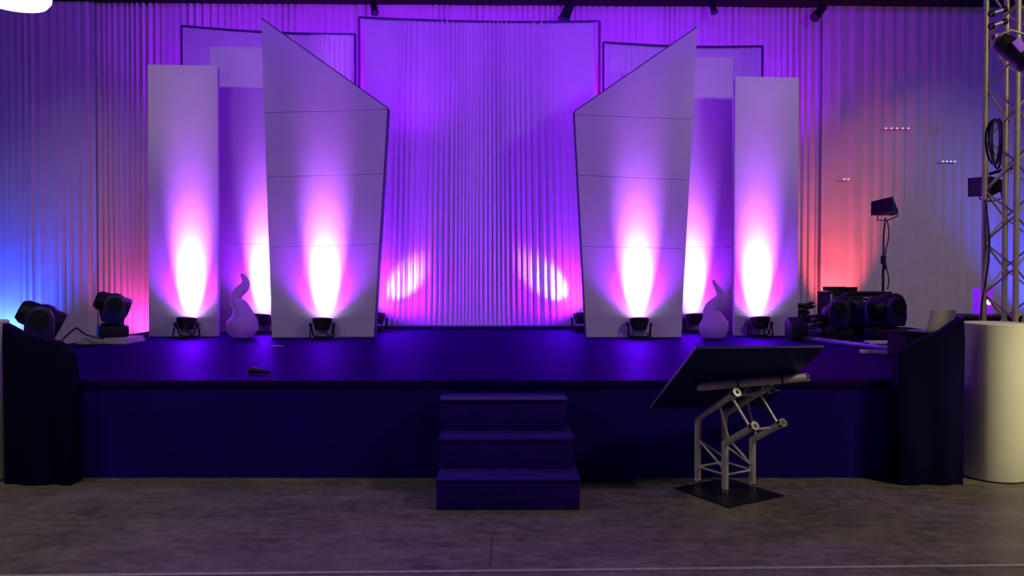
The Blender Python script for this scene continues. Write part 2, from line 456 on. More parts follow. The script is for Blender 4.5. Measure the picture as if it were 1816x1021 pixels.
pars = [  # px of centre, distance in front of panel, panel Y, label, watts
    (330, YL1-.165, 'black uplighter in front of the outer left upright panel', 1.0, .9, YL1),
    (462, YL2-.165, 'black uplighter between the white droplet lamp and the left slanted panel', 1.15, 1, YL2),
    (571, YPL-.165, 'black uplighter at the foot of the left slanted panel', 1.0, 1, YPL),
    (1134, YPR-.165, 'black uplighter at the foot of the right slanted panel', 1.0, 1, YPR),
    (1232, YR2-.165, 'black uplighter half hidden by the right slanted panel, beside the droplet lamp', 1.0, .9, YR2),
    (1349, YR1-.165, 'black uplighter in front of the outer right upright panel', 1.0, .9, YR1),
]
POWER = dict(core=58, mid=330)
for i, (px, Y, lab, w, sc_, Yp) in enumerate(pars):
    o = par0 if i == 0 else copy_tree(par0)
    x = (px-CX)/F*Y
    o.location = (x, Y, STAGE_Z); o['label'] = lab
    o.rotation_euler = (0, 0, random.uniform(-.12, .12))
    src = Vector((x, Y+.012, STAGE_Z+.285))
    d = Yp-Y
    disk('uplight_beam', src, src+Vector((0, math.sin(R(17)), math.cos(R(17)))), POWER['core']*w, (.47, .11, 1.0), .24, 33)
    spot('uplight_spill', src, src+Vector((0, math.sin(R(24)), math.cos(R(24)))), POWER['mid']*w, (.30, .004, 1.0), 124, 1, .06)
# pair hidden behind the slanted panels, aimed across the central screen
for px, tx, lab in ((668, 712, 'black uplighter tucked behind the left slanted panel, lighting the central drape'), (1032, 978, 'black uplighter tucked behind the right slanted panel, lighting the central drape')):
    Y = 11.75; o = copy_tree(par0)
    x = (px-CX)/F*Y; o.location = (x, Y, STAGE_Z); o['label'] = lab; o.rotation_euler = (0, 0, 0)
    src = Vector((x, Y+.02, STAGE_Z+.285)); tg = P(tx, 505, 12.2)
    spot('drape_beam', src, tg, 900, (.5, .16, 1.0), 40, 1, .05)
    spot('drape_spill', src, P(790 if px < 900 else 910, 420, 12.2), 350, (.26, .004, 1.0), 165, 1, .06)

# ------------------------------------------------------------------ droplet floor lamps
def droplet(label, px, py, prof_px, Y, loc_py):
    """prof_px: (cx, y, half width) rows of the outline in the photo"""
    base = P(px, loc_py, Y)
    root = empty('droplet_lamp', (base.x, Y, STAGE_Z), label, 'lamp', group='white droplet floor lamps')
    o = root.location
    pts = []; rad = []
    for cx, y, hw in prof_px:
        p = P(cx, y, Y)-o; pts.append(p); rad.append(hw/F*Y)
    # refine with catmull-rom
    def cr(a_, b_, c_, d_, t): return .5*((2*b_)+(-a_+c_)*t+(2*a_-5*b_+4*c_-d_)*t*t+(-a_+3*b_-3*c_+d_)*t*t*t)
    P2, R2 = [], []
    n = len(pts)
    for i in range(n-1):
        a_, b_, c_, d_ = pts[max(0, i-1)], pts[i], pts[i+1], pts[min(n-1, i+2)]
        ra, rb, rc, rd = rad[max(0, i-1)], rad[i], rad[i+1], rad[min(n-1, i+2)]
        for k in range(6):
            t = k/6; P2.append(cr(a_, b_, c_, d_, t)); R2.append(max(.002, cr(ra, rb, rc, rd, t)))
    P2.append(pts[-1]); R2.append(rad[-1])
    # horizontal rings so the bulb reads as turned
    mb = MB(); rings = []; seg = 28
    for i, (p, r) in enumerate(zip(P2, R2)):
        t = (P2[min(i+1, len(P2)-1)]-P2[max(i-1, 0)]).normalized()
        ex = Vector((1, 0, 0)); ex = (ex-t*ex.dot(t)).normalized() if i > 6 else ex
        ey = Vector((0, 1, 0))
        rings.append([mb.bm.verts.new(p+ex*r*math.cos(2*PI*k/seg)+ey*r*math.sin(2*PI*k/seg)) for k in range(seg)])
    for a_, b_ in zip(rings, rings[1:]):
        for k in range(seg): mb.bm.faces.new((a_[k], a_[(k+1) % seg], b_[(k+1) % seg], b_[k]))
    mb.bm.faces.new(rings[0][::-1]); mb.bm.faces.new(rings[-1])
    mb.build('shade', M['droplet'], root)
    MB().lathe([(.10, .0005), (.125, .001), (.125, .012), (.11, .016)], (0, 0, 0), (0, 0, 1), 28).build('base', M['blackmetal'], root)
    return root
YD = deck_Y(600)
droplet('white twisted droplet lamp between the two leftmost uplighters', 429, 600,
        [(429, 598.3, 15), (429, 595, 20), (429, 586, 26), (430, 576, 27.5), (431, 567, 25), (430, 556, 18), (427, 545, 14), (420, 536, 11), (418, 527, 9.5), (424, 518, 9.5), (433, 509, 9), (436, 500, 6.5), (432, 491, 4.5), (428, 485.5, 2.6)], YD, 600)
YD2 = deck_Y(601)
droplet('white twisted droplet lamp beside the outer right upright panel', 1265, 601,
        [(1265, 599.5, 14), (1265, 596, 20), (1265, 587, 25), (1265, 576, 25.5), (1263, 564, 20), (1259, 553, 12.5), (1260, 544, 9.5), (1267, 537, 8.5), (1275, 530, 8), (1278, 522, 7), (1274, 513, 5.5), (1268, 504, 3.5), (1265, 496, 2)], YD2, 601)

# ------------------------------------------------------------------ moving heads
def make_moving_head(label, loc, rz, scale, head_pitch, face=M['lens_dark'], group='black moving head lights on the stage'):
    root = empty('moving_head', loc, label, 'stage light', rz, group)
    s = scale
    MB().box((0, 0, .07*s), (.36*s, .32*s, .13*s), bevel=.018*s).box((0, -.163*s, .075*s), (.2*s, .012*s, .07*s), bevel=.003*s).build('base', M['black'], root)
    MB().lathe([(.12*s, 0), (.13*s, .01*s), (.13*s, .035*s), (.1*s, .04*s)], (0, 0, .134*s), (0, 0, 1), 24).build('turntable', M['blackmetal'], root)
    MB().box((0, 0, .2*s), (.40*s, .16*s, .05*s), bevel=.014*s).build('yoke_bridge', M['black'], root)
    for k in (-1, 1):
        prof = [(-.10, .175), (.10, .175), (.125, .28), (.12, .42), (.085, .49), (.03, .515), (-.03, .515), (-.085, .49), (-.12, .42), (-.125, .28)]
        x = k*.185*s - .0275*s
        MB().prism([Vector((x, py*s, pz*s)) for py, pz in prof], (.055*s, 0, 0), bevel=.012*s).build('yoke_arm', M['arm'], root)
        MB().lathe([(.001, .0), (.075*s, .002*s), (.085*s, .012*s), (.085*s, .0135*s), (.001, .014*s)][:4], (k*.2135*s, 0, .40*s), (k, 0, 0), 24).build('pivot_cover', M['black'], root)
    c = Vector((0, 0, .40*s)); ax = Vector((0, -math.cos(head_pitch), math.sin(head_pitch)))
    MB().lathe([(.03*s, -.20*s), (.085*s, -.195*s), (.115*s, -.15*s), (.122*s, -.05*s), (.145*s, .0), (.145*s, .06*s), (.128*s, .09*s), (.128*s, .17*s), (.118*s, .19*s), (.110*s, .18*s), (.110*s, .165*s)], c, ax, 28).build('head', M['black'], root)
    MB().lathe([(.108*s, .164*s), (.09*s, .174*s), (0, .18*s)], c, ax, 24).build('lens', face, root)
    return root
mh1 = make_moving_head('black moving head light behind the black cloth at the left stage corner', (-4.80, 7.75, STAGE_Z), R(118), 1.06, R(-26))
MB().lathe([(.012, 0), (.014, .004), (.0, .008)], (-.232, -.06, .42), (-1, 0, 0), 12).build('indicator', M['whiteled'], mh1)
mh2 = make_moving_head('black moving head light standing on pale boards near the outer left panel', (-5.12, 9.75, STAGE_Z+.075), R(124), 1.04, R(-20))
pb = empty('pale_boards', (-5.12, 9.72, STAGE_Z), 'small stack of pale boards under the moving head light at the left of the deck', 'boards')
MB().box((0, 0, .02), (.62, .5, .036), bevel=.004).build('lower_board', M['pale'], pb)
MB().box((.02, .0, .0565), (.56, .45, .035), bevel=.004).build('upper_board', M['pale'], pb)

mh3 = make_moving_head('black moving head light nearest the cable heap, right of the stage, before a flight case', (4.36, 10.15, STAGE_Z), R(70), 1.04, R(35))
mh4 = make_moving_head('larger black moving head light on the deck just below the light stand', (4.98, 10.15, STAGE_Z), R(104), 1.12, R(10))
# flight case behind them
fc = empty('flight_case', (4.92, 10.95, STAGE_Z), 'black flight case behind the two moving head lights on the right of the stage', 'case')
MB().box((0, 0, .30), (.86, .5, .56), bevel=.012).build('body', M['black'], fc)
MB().box((0, 0, .605), (.86, .5, .05), bevel=.012).build('lid', M['black'], fc)
MB().box((.02, -.254, .34), (.3, .006, .34), bevel=.002).build('front_panel', M['blue_face'], fc)
for z in (.55, .50):
    MB().box((.08, -.262, z), (.14, .008, .02), bevel=.003).build('label_strip', M['tape'], fc)
for x in (-.43, .43):
    MB().box((x, -.25, .31), (.025, .025, .58), bevel=.005).build('edge_rail', M['alu_dull'], fc)
for x in (-.36, .36):
    for y in (-.18, .18):
        MB().lathe([(.02, 0), (.022, .02), (.02, .022)], (x, y, 0), (0, 0, 1), 10).build('foot', M['black'], fc)
tray = empty('cable_tray', (4.72, 10.96, STAGE_Z+.632), 'black tray lying on top of the flight case', 'tray')
MB().box((0, 0, .012), (.34, .36, .018), bevel=.004).build('bottom_plate', M['black'], tray)
for yy in (-.18, .18): MB().box((0, yy, .035), (.34, .012, .06), bevel=.003).build('rim', M['black'], tray)

# small dark unit beside outer right uplighter
sp = empty('floor_monitor', (3.76, 10.05, STAGE_Z), 'small black wedge unit on the deck just right of the outer right uplighter', 'speaker')
MB().prism([(-.11, -.14, .0), (-.11, .14, 0), (-.11, .14, .27), (-.11, .05, .31), (-.11, -.12, .2)], (.22, 0, 0), bevel=.012).build('cabinet', M['black'], sp)
MB().prism([(-.095, -.131, .035), (-.095, -.122, .03), (-.095, -.112, .185), (-.095, -.121, .19)], (.19, 0, 0)).build('grille', M['blackmetal'], sp)

# cable heaps
def smooth_path(pts, k=6):
    p = [Vector(q) for q in pts]; out = []
    for i in range(len(p)-1):
        a_, b_, c_, d_ = p[max(0, i-1)], p[i], p[i+1], p[min(len(p)-1, i+2)]
        for j in range(k):
            t = j/k; out.append(.5*((2*b_)+(-a_+c_)*t+(2*a_-5*b_+4*c_-d_)*t*t+(-a_+3*b_-3*c_+d_)*t*t*t))
    return out+[p[-1]]
def coil(name, loc, rad, turns, label, seed, m=M['cable'], r=.010, h=.012, flatten=1.0, group='coiled cables on the right of the deck'):
    rnd = random.Random(seed); pts = []
    n = int(turns*20)
    for i in range(n+1):
        a_ = i/20*2*PI; t = i/n
        rr = rad*(.78+.22*math.sin(i*.37+seed)+.10*rnd.uniform(-1, 1))
        z = r+ h*i/20+.5*r*(1+math.sin(a_*1.5+seed))
        pts.append((rr*math.cos(a_), rr*math.sin(a_)*flatten, z))
    o = MB().tube(pts, r, 6).build(name, m); o.location = loc
    return tag(o, label, 'cable', group)
coil('cable_coil', (4.29, 10.64, STAGE_Z), .15, 9, 'bulky dark cable coil behind the wedge unit, right of the outer right panel', 1, r=.016, h=.032)
coil('cable_coil', (4.22, 11.17, STAGE_Z), .19, 12, 'tallest dark cable heap against the left end of the flight case', 2, r=.017, h=.036)
coil('cable_coil', (4.0, 10.25, STAGE_Z), .17, 5, 'low cable coil between the wedge unit and the left moving head', 4, r=.013, h=.022, m=mat('violet_cable', (.10, .08, .22), .3, spec=.7))
coil('cable_coil', (4.66, 8.6, STAGE_Z), .16, 6, 'dark cable coil beside the laptop case, on the right of the deck', 5, r=.014, h=.02)

tag(MB().tube(smooth_path([(-5.02, 9.36, .878), (-5.2, 9.30, .93), (-5.34, 9.36, 1.0), (-5.42, 9.44, 1.0), (-5.5, 9.42, .93), (-5.56, 9.36, .84), (-5.5, 9.25, .813), (-5.3, 9.16, .813), (-5.0, 9.14, .813)]), .011, 8).build('power_cable', M['cable']), 'dark cable arching beside the moving head light that stands on pale boards', 'cable')

# bright batten and power strips along the right deck edge
bat = empty('light_batten', (4.08, 9.2, STAGE_Z), 'slim bluish metal batten lying along the right side of the deck', 'light bar', R(-72))
MB().box((0, 0, .035), (1.7, .07, .05), bevel=.008).build('housing', mat('batten_metal', (.30, .27, .48), .3, metal=.6), bat)
for k in range(7):
    MB().box((-.72+k*.24, 0, .065), (.13, .05, .012), bevel=.004).build('lens', M['lens_dark'], bat)
for k in (-.7, .7): MB().box((k, 0, .005), (.05, .12, .01), bevel=.002).build('foot', M['black'], bat)
def power_strip(loc, rz, label, n=4):
    o_ = empty('power_strip', loc, label, 'power strip', rz, 'power strips on the right of the deck')
    MB().box((0, 0, .022), (.32, .06, .042), bevel=.008).build('body', M['white'], o_)
    for k in range(n): MB().lathe([(.018, 0), (.02, .002), (.016, .004)], (-.11+k*.073, 0, .043), (0, 0, 1), 12).build('socket', M['black'], o_)
    return o_
power_strip((3.98, 8.32, STAGE_Z), R(-25), 'pale power strip on the deck nearest the black cloth on the right')
power_strip((4.58, 9.55, STAGE_Z), R(8), 'pale power strip lying in front of the two moving head lights')
power_strip((4.75, 9.05, STAGE_Z), R(25), 'pale power strip lying in front of the rightmost moving head light')

# laptop case, laptop
lc = empty('equipment_case', (4.28, 7.86, STAGE_Z), 'low black equipment case carrying the open laptop', 'case')
MB().box((0, 0, .13), (.60, .42, .25), bevel=.012).build('body', M['case'], lc)
MB().box((0, 0, .268), (.61, .43, .02), bevel=.006).build('lid', M['case'], lc)
for x in (-.25, .25): MB().box((x, 0, .003), (.05, .3, .006)).build('runner', M['black'], lc)
lp = empty('laptop', (4.30, 7.84, STAGE_Z+.2785), 'pale open laptop on the low case at the right of the stage', 'laptop', R(200))
MB().box((0, 0, .008), (.34, .23, .014), bevel=.004).build('keyboard_base', M['pale'], lp)
rx = Matrix.Rotation(R(-14), 4, 'X')
MB().box((0, 0, .112), (.34, .010, .22), bevel=.003).build('lid', M['white'], lp, mtx=Matrix.Translation((0, .118, .012)) @ rx)
ec = empty('equipment_case', (4.92, 8.0, STAGE_Z), 'taller black equipment case beside the truss tower, under the violet light', 'case')
MB().box((0, 0, .21), (.58, .46, .41), bevel=.012).build('body', M['case'], ec)
MB().box((0, 0, .43), (.59, .47, .03), bevel=.008).build('lid', M['black'], ec)
for x in (-.24, .24): MB().box((x, 0, .003), (.05, .34, .006)).build('runner', M['black'], ec)
vl = empty('violet_light', (4.92, 7.95, STAGE_Z+.446), 'small glowing violet light box with one white lamp, beside the truss tower', 'light')
MB().box((0, 0, .14), (.17, .08, .27), bevel=.008).build('housing', M['violet'], vl)
MB().lathe([(.028, 0), (.026, .012), (0, .018)], (.035, -.04, .135), (0, -1, 0), 16).build('lamp', M['whiteled'], vl)

# ------------------------------------------------------------------ light stand with flood head
def flood_head(root, c, aim, s=1.0):
    """barn-door floodlight: tapered body"""
    aim = Vector(aim).normalized(); q = Vector((0, -1, 0)).rotation_difference(aim)
    def T(x, y, z): return Vector(c)+q @ Vector((x*s, y*s, z*s))
    mb = MB()
    a_ = [T(-.20, -.16, -.13), T(.20, -.16, -.13), T(.20, -.16, .13), T(-.20, -.16, .13)]
    b_ = [T(-.10, .12, -.07), T(.10, .12, -.07), T(.10, .12, .07), T(-.10, .12, .07)]
    va = [mb.bm.verts.new(v) for v in a_]; vb = [mb.bm.verts.new(v) for v in b_]
    mb.bm.faces.new(vb)
    for k in range(4): mb.bm.faces.new((va[k], va[(k+1) % 4], vb[(k+1) % 4], vb[k]))
    i_ = [mb.bm.verts.new(Vector(c)+(v-Vector(c))*.93+q @ Vector((0, .0, 0))) for v in a_]
    for k in range(4): mb.bm.faces.new((va[k], i_[k], i_[(k+1) % 4], va[(k+1) % 4]))
    mb.bm.faces.new(i_[::-1])
    mb.build('reflector', M['blackmetal'], root, smooth=False)
    MB().box(T(0, .17, 0), (.15*s, .1*s, .11*s), rot=q.to_matrix(), bevel=.01*s).build('rear_box', M['black'], root)
    MB().tube([T(-.17, 0, 0), T(-.19, .02, -.17), T(0, .03, -.21), T(.19, .02, -.17), T(.17, 0, 0)], .010*s, 8).build('yoke', M['black'], root)
    return T
SX, SY = P(1566, 500, 11.4).x, 11.4
ls = empty('light_stand', (SX, SY, STAGE_Z), 'tall thin black light stand with a tilted floodlight, against the grey curtain', 'light stand')
htop = P(1566, 386, SY).z-STAGE_Z
MB().tube([(0, 0, .25), (0, 0, .95)], .018, 10).build('lower_tube', M['black'], ls)
MB().tube([(0, 0, .95), (.005, 0, 1.5), (.03, 0, htop)], .012, 10).build('upper_tube', M['black'], ls)
MB().lathe([(.02, -.07), (.036, -.06), (.036, .05), (.02, .06)], (0, 0, P(1568, 460, SY).z-STAGE_Z), (0, 0, 1), 12).build('collar', M['black'], ls)
for k in range(3):
    a_ = k*2*PI/3+.4
    MB().tube([(0, 0, .42), (.36*math.cos(a_), .36*math.sin(a_), .012)], .011, 8).build('leg', M['black'], ls)
zc = P(1568, 370, SY).z-STAGE_Z
flood_head(ls, (.05, 0, zc), (-.75, -.45, .22), .85)
pts = []
for i in range(14):
    t = i/13; pts.append((.045+.03*math.sin(t*9), -.02, htop-.05-(htop-.7)*t))
MB().tube(pts, .008, 6).build('cable', M['cable'], ls)
MB().box((.02, -.02, P(1562, 472, SY).z-STAGE_Z), (.03, .03, .1), bevel=.006).build('plug', M['black'], ls)

# ------------------------------------------------------------------ truss towers
def truss_tower(name, label, loc, h, w, rz, seg_h, seed=0, brace_r=.009, chord_r=.0245):
    root = empty(name, loc, label, 'truss', rz, 'aluminium truss towers')
    c = w/2; cor = [(-c, -c), (c, -c), (c, c), (-c, c)]
    for x, y in cor: MB().tube([(x, y, .012), (x, y, h)], chord_r, 14).build('chord', M['alu_dull'], root)
    n = int(h/seg_h)
    for f in range(4):
        x0, y0 = cor[f]; x1, y1 = cor[(f+1) % 4]
        for k in range(n):
            za, zb = .08+k*seg_h, .08+(k+1)*seg_h
            if (k+f) % 2: p0, p1 = (x0, y0, za), (x1, y1, zb)
            else: p0, p1 = (x1, y1, za), (x0, y0, zb)
            MB().tube([p0, p1], brace_r, 8).build('brace', M['alu_dull'], root)
    MB().box((0, 0, .006), (w+.2, w+.2, .012), bevel=.003).build('base_plate', M['plate'], root)
    return root
tw = truss_tower('truss_tower', 'aluminium lattice truss tower rising behind the white column at the right', (4.545, 6.95, 0), 4.6, .29, R(24), .235)
# cable loops hung in the truss
def loop_cable(label, base, k, group, seed):
    pts = []; rnd = random.Random(seed)
    n = 60
    for i in range(n):
        t = i/n; a_ = t*2*PI*k
        rr = .055+.02*math.sin(t*17+seed)
        pts.append((base[0]+rr*math.sin(a_), base[1]+.03*math.cos(a_*.7+seed)-.01, base[2]+.21*math.cos(a_)+.02*math.sin(t*9)))
    o = MB().tube(pts, .010, 6).build('hanging_cable', M['cable'])
    return tag(o, label, 'cable', group)
lpz = P(1766, 255, 6.82)
loop_cable('dark cable looped inside the truss tower above its floodlight', (lpz.x-.02, 6.80, lpz.z), 3, 'cables on the truss tower', 3)
pts = [(4.33+.03*math.sin(i*.8), 6.97+.015*math.cos(i*1.1), 2.35-.19*i) for i in range(9)]
tag(MB().tube(pts, .010, 6).build('hanging_cable', M['cable']), 'dark cable trailing down the truss tower below its floodlight', 'cable', 'cables on the truss tower')

# flood on the truss
tf = empty('truss_floodlight', P(1744, 330, 7.5), 'black floodlight clamped on the truss tower, halfway up', 'stage light')
flood_head(tf, (0.06, 0, 0), (-.97, -.2, -.08), .72)
MB().tube([(.06, -.0, .12), (.10, -.14, .14), (.12, -.24, .14)], .016, 8).build('clamp', M['black'], tf)
# violet par can hung at top
pc = empty('truss_spotlight', P(1800, 92, 6.55), 'black spotlight with violet tinted body hung high on the truss tower', 'stage light')
axp = Vector((.62, -.35, -.70)).normalized()
MB().lathe([(.03, -.17), (.07, -.165), (.085, -.12), (.088, .1), (.10, .105), (.10, .15), (.09, .15)], (0, 0, 0), axp, 24).build('housing', M['black'], pc)
MB().prism([(-.088, -.10, .05), (-.045, -.12, .09), (.10, -.10, -.07), (.06, -.09, -.11)], (0, .012, 0), bevel=.003).build('gel_sheet', M['violet_body'], pc)
MB().tube([(-.11, 0, .02), (-.10, .03, .16), (0, .05, .2), (.10, .03, .16), (.11, 0, .02)], .010, 8).build('yoke', M['alu_dull'], pc)
MB().lathe([(.022, -.03), (.038, -.03), (.038, .03), (.022, .03)], (-.02, .22, .19), (1, 0, 0), 16, closed=True).tube([(0, .05, .2), (-.02, .19, .19)], .014, 8).build('clamp', M['alu_dull'], pc)
# violet coloured tubes with end clamps at top of tower
for k, (py, lab) in enumerate(((20, 'upper violet tube clamped across the top of the truss tower'), (42, 'lower violet tube clamped across the top of the truss tower'))):
    p0 = P(1757, py+5, 6.62); p1 = P(1783, py-4, 6.62)
    t_ = empty('cross_tube', (p0+p1)/2, lab, 'tube', 0, 'violet cross tubes on the truss')
    d_ = (p1-p0)/2
    MB().tube([-d_, d_], .018, 12).build('tube', mat('violet_tube%d' % k, (.5, .3, .8), .3, metal=.4), t_)
    for e in (-1, 1): MB().lathe([(.02, -.015), (.028, -.015), (.028, .015), (.02, .015)], d_*e*.9, d_, 12, closed=True).build('end_clamp', M['black'], t_)

# ------------------------------------------------------------------ white columns
def column(label, x, y, r, h):
    root = empty('column', (x, y, 0), label, 'column', 0, 'white round columns')
    MB().lathe([(r, .012), (r+.002, .3), (r, h-.008), (r-.008, h), (.001, h)], (0, 0, 0), (0, 0, 1), 64).build('shell', M['column'], root)
    MB().lathe([(r-.012, .0), (r-.004, .002), (r-.004, .012)], (0, 0, 0), (0, 0, 1), 48).build('base_ring', M['black'], root)
    return root
column('white round column standing in front of the truss tower at the right', 3.96, 6.25, .24, 1.268)
column('white round column cut by the left edge of the picture', -4.35, 6.15, .24, 1.29)

# ------------------------------------------------------------------ black cloth wings at the stage corners
def wing(label, prof, x_in, Yf, Yb, seed):
    """prof: (x, z) top outline; cloth hangs to the floor front and back with soft folds"""
    mb = MB(); xs = [p[0] for p in prof]
    def top(x):
        for (x0, z0), (x1, z1) in zip(prof, prof[1:]):
            if x0 <= x <= x1: return z0+(z1-z0)*(x-x0)/(x1-x0)
        return prof[-1][1] if x > xs[-1] else prof[0][1]
    n = 70; rows = []
    for side in (0, 1):
        base = Yf if side == 0 else Yb
        for j in range(9):
            t = j/8 if side == 0 else 1-j/8
            row = []
            for i in range(n+1):
                x = xs[0]+(xs[-1]-xs[0])*i/n; zt = top(x)-.02+.012*noise.noise((x*5, seed, 0))
                w = (.035*noise.noise((x*3.1, t*.7, seed+side*5))+.018*math.sin(x*21+seed+2*noise.noise((x*2, t, 1))))*(1-.5*t)
                y = base+(w if side == 0 else -w)
                if t > .93: y = base+(.02 if side == 0 else -.02)
                row.append(mb.bm.verts.new(Vector((x, y, .004+(zt-.004)*t))))
            rows.append(row)
    m = len(rows)
    for j in range(m):
        a_, b_ = rows[j], rows[(j+1) % m]
        for i in range(n): mb.bm.faces.new((a_[i], a_[i+1], b_[i+1], b_[i]))
    for col in (0, n):
        mb.bm.faces.new([rows[j][col] for j in range(m)])
    o = mb.build('black_cloth', M['blackcloth'])
    return tag(o, label, 'cloth', 'black cloths over the stage corner rails')
def zx(px, py, Y): p = P(px, py, Y); return (p.x, p.z)
Yw = 6.05
wing('black cloth draped over the rail at the left stage corner', [zx(12, 568, Yw), zx(40, 583, Yw), zx(75, 594, Yw), zx(108, 601, Yw), zx(133, 624, Yw), zx(134, 640, Yw)], 0, 5.98, 6.10, 3)
wing('black cloth draped over the rail at the right stage corner', [zx(1588, 640, Yw), zx(1590, 618, Yw), zx(1612, 606, Yw), zx(1640, 592, Yw), zx(1668, 581, Yw), zx(1690, 566, Yw), zx(1703, 560, Yw)], 0, 5.98, 6.10, 9)

# ------------------------------------------------------------------ lectern
LX, LY = 1.655, 5.90; LRZ = R(30)
lec = empty('lectern', (LX, LY, 0), 'aluminium truss lectern with a tilted black board, on the floor before the stage', 'lectern')
lo = lec.location
def rotp(x, y): return (x*math.cos(LRZ)-y*math.sin(LRZ), x*math.sin(LRZ)+y*math.cos(LRZ))
hw = .145
# base plate
q = []
bc = Vector((1.645-LX, 5.775-LY))
for x, y in ((-.285, -.285), (.285, -.285), (.285, .285), (-.285, .285)):
    a_ = rotp(x, y); q.append((a_[0]+bc.x, a_[1]+bc.y, .0))
MB().prism(q, (0, 0, .010), bevel=.003).build('base_plate', M['plate'], lec, smooth=False)
legs = [(-hw, -hw, .405), (hw, -hw, .40), (hw, hw, .55), (-hw, hw, .545)]    # front, right, rear, left
lp3 = []
for x, y, h in legs:
    a_ = rotp(x, y)
    lp3.append((a_[0], a_[1], h))
    MB().tube([(a_[0], a_[1], .011), (a_[0], a_[1], h)], .0255, 16).build('leg', M['alu'], lec)
    MB().lathe([(.0275, .012), (.0295, .016), (.0295, .05), (.0275, .054)], (a_[0], a_[1], 0), (0, 0, 1), 16).build('coupler', M['chrome'], lec)
for f in range(4):
    p0, p1 = lp3[f], lp3[(f+1) % 4]
    MB().tube([(p0[0], p0[1], .155), (p1[0], p1[1], .155)], .0085, 8).build('brace', M['alu'], lec)
    hi, lo_ = (p0, p1) if f in (0, 2) else (p1, p0)
    if f == 0: hi, lo_ = lp3[0], lp3[1]
    if f == 3: hi, lo_ = lp3[3], lp3[0]
    if f == 1: hi, lo_ = lp3[2], lp3[1]
    if f == 2: hi, lo_ = lp3[3], lp3[2]
    MB().tube([(hi[0], hi[1], .375), (lo_[0], lo_[1], .19)], .0085, 8).build('brace', M['alu'], lec)
# tilted truss head: chords run towards the camera side and up
hd = Vector((math.sin(R(22)), -math.cos(R(22)), math.tan(R(30)))).normalized()
ends = []
for (x, y, h), L_ in zip(lp3, (.36, .36, .52, .52)):
    s_ = Vector((x, y, h-.012))
    e_ = s_+hd*L_
    ends.append((s_, e_))
    MB().tube([s_, e_], .0245, 16).build('head_chord', M['alu'], lec)
    MB().lathe([(.014, -.008), (.034, -.008), (.034, .028), (.014, .028)], e_, hd, 18, closed=True).build('end_ring', M['chrome'], lec)
# struts between lower and upper chord ends
for lo_i, hi_i in ((0, 3), (1, 2)):
    MB().tube([ends[lo_i][1]-hd*.03, ends[hi_i][1]-hd*.05], .0095, 8).build('head_strut', M['alu'], lec)
    MB().tube([ends[lo_i][1].lerp(ends[lo_i][0], .85), ends[hi_i][1].lerp(ends[hi_i][0], .4)], .0085, 8).build('head_strut', M['alu'], lec)
for a_, b_ in ((0, 1), (3, 2)):
    MB().tube([ends[a_][1]-hd*.07, ends[b_][1]-hd*.07], .0085, 8).build('head_strut', M['alu'], lec)
# board
P0 = Vector((1.094, 5.98, .602)); V = Vector((.19, -.70, .54)); U = Vector((.93, .10, 0))
nb = U.cross(V).normalized()
if nb.z < 0: nb = -nb
q = [p-lec.location for p in (P0, P0+V, P0+V+U, P0+U)]
MB().prism(q, nb*.022, bevel=.003).build('board', M['board'], lec, smooth=False)
# pale edge strip down the left side of the board
e0, e1 = q[0]-U.normalized()*.001, q[1]-U.normalized()*.001
MB().prism([e0+nb*.002, e1+nb*.002, e1-U.normalized()*.006+nb*.002, e0-U.normalized()*.006+nb*.002], nb*.018).build('edge_strip', mat('edge_strip', (.28, .24, .42), .4, metal=.3), lec, smooth=False)
# cross tube clamped under the board
def on_board(px, py, off):
    d = (P(px, py, 5)-Vector((0, 0, CAMZ))).normalized(); o_ = Vector((0, 0, CAMZ))
    t = ((P0-nb*off)-o_).dot(nb)/d.dot(nb)
    return o_+d*t
t0 = on_board(1238, 686, .04)-lec.location; t1 = on_board(1431, 669, .04)-lec.location
MB().tube([t0, t1], .031, 20).build('cross_tube', M['alu'], lec)
ax_ = (t1-t0).normalized()
for e in (t0, t1):
    MB().lathe([(.020, -.004), (.033, -.004), (.033, .02), (.020, .02)], e-ax_*.008, ax_, 20, closed=True).build('end_collar', M['chrome'], lec)
for px_, py_ in ((1307, 679), (1385, 673)):
    c_ = on_board(px_, py_, .04)-lec.location
    MB().lathe([(.0315, -.006), (.035, -.006), (.035, .006), (.0315, .006)], c_, ax_, 20, closed=True).build('band', M['black'], lec)
# hook clamps below the tube
for (px_, py_), ei in (((1324, 694), 3), ((1367, 690), 2)):
    c_ = P(px_, py_, (on_board(px_, py_, .04)).y-.05)-lec.location
    MB().lathe([(.021, -.016), (.037, -.016), (.037, .016), (.021, .016)], c_, (.5, -.85, .3), 18, closed=True).build('hook_clamp', M['chrome'], lec)
    MB().tube([c_+Vector((0, .02, -.02)), ends[ei][1]], .016, 10).build('clamp_link', M['alu'], lec)
    MB().tube([c_+Vector((.03, 0, -.005)), c_+Vector((.07, .01, -.008))], .006, 8).build('clamp_bolt', M['chrome'], lec)

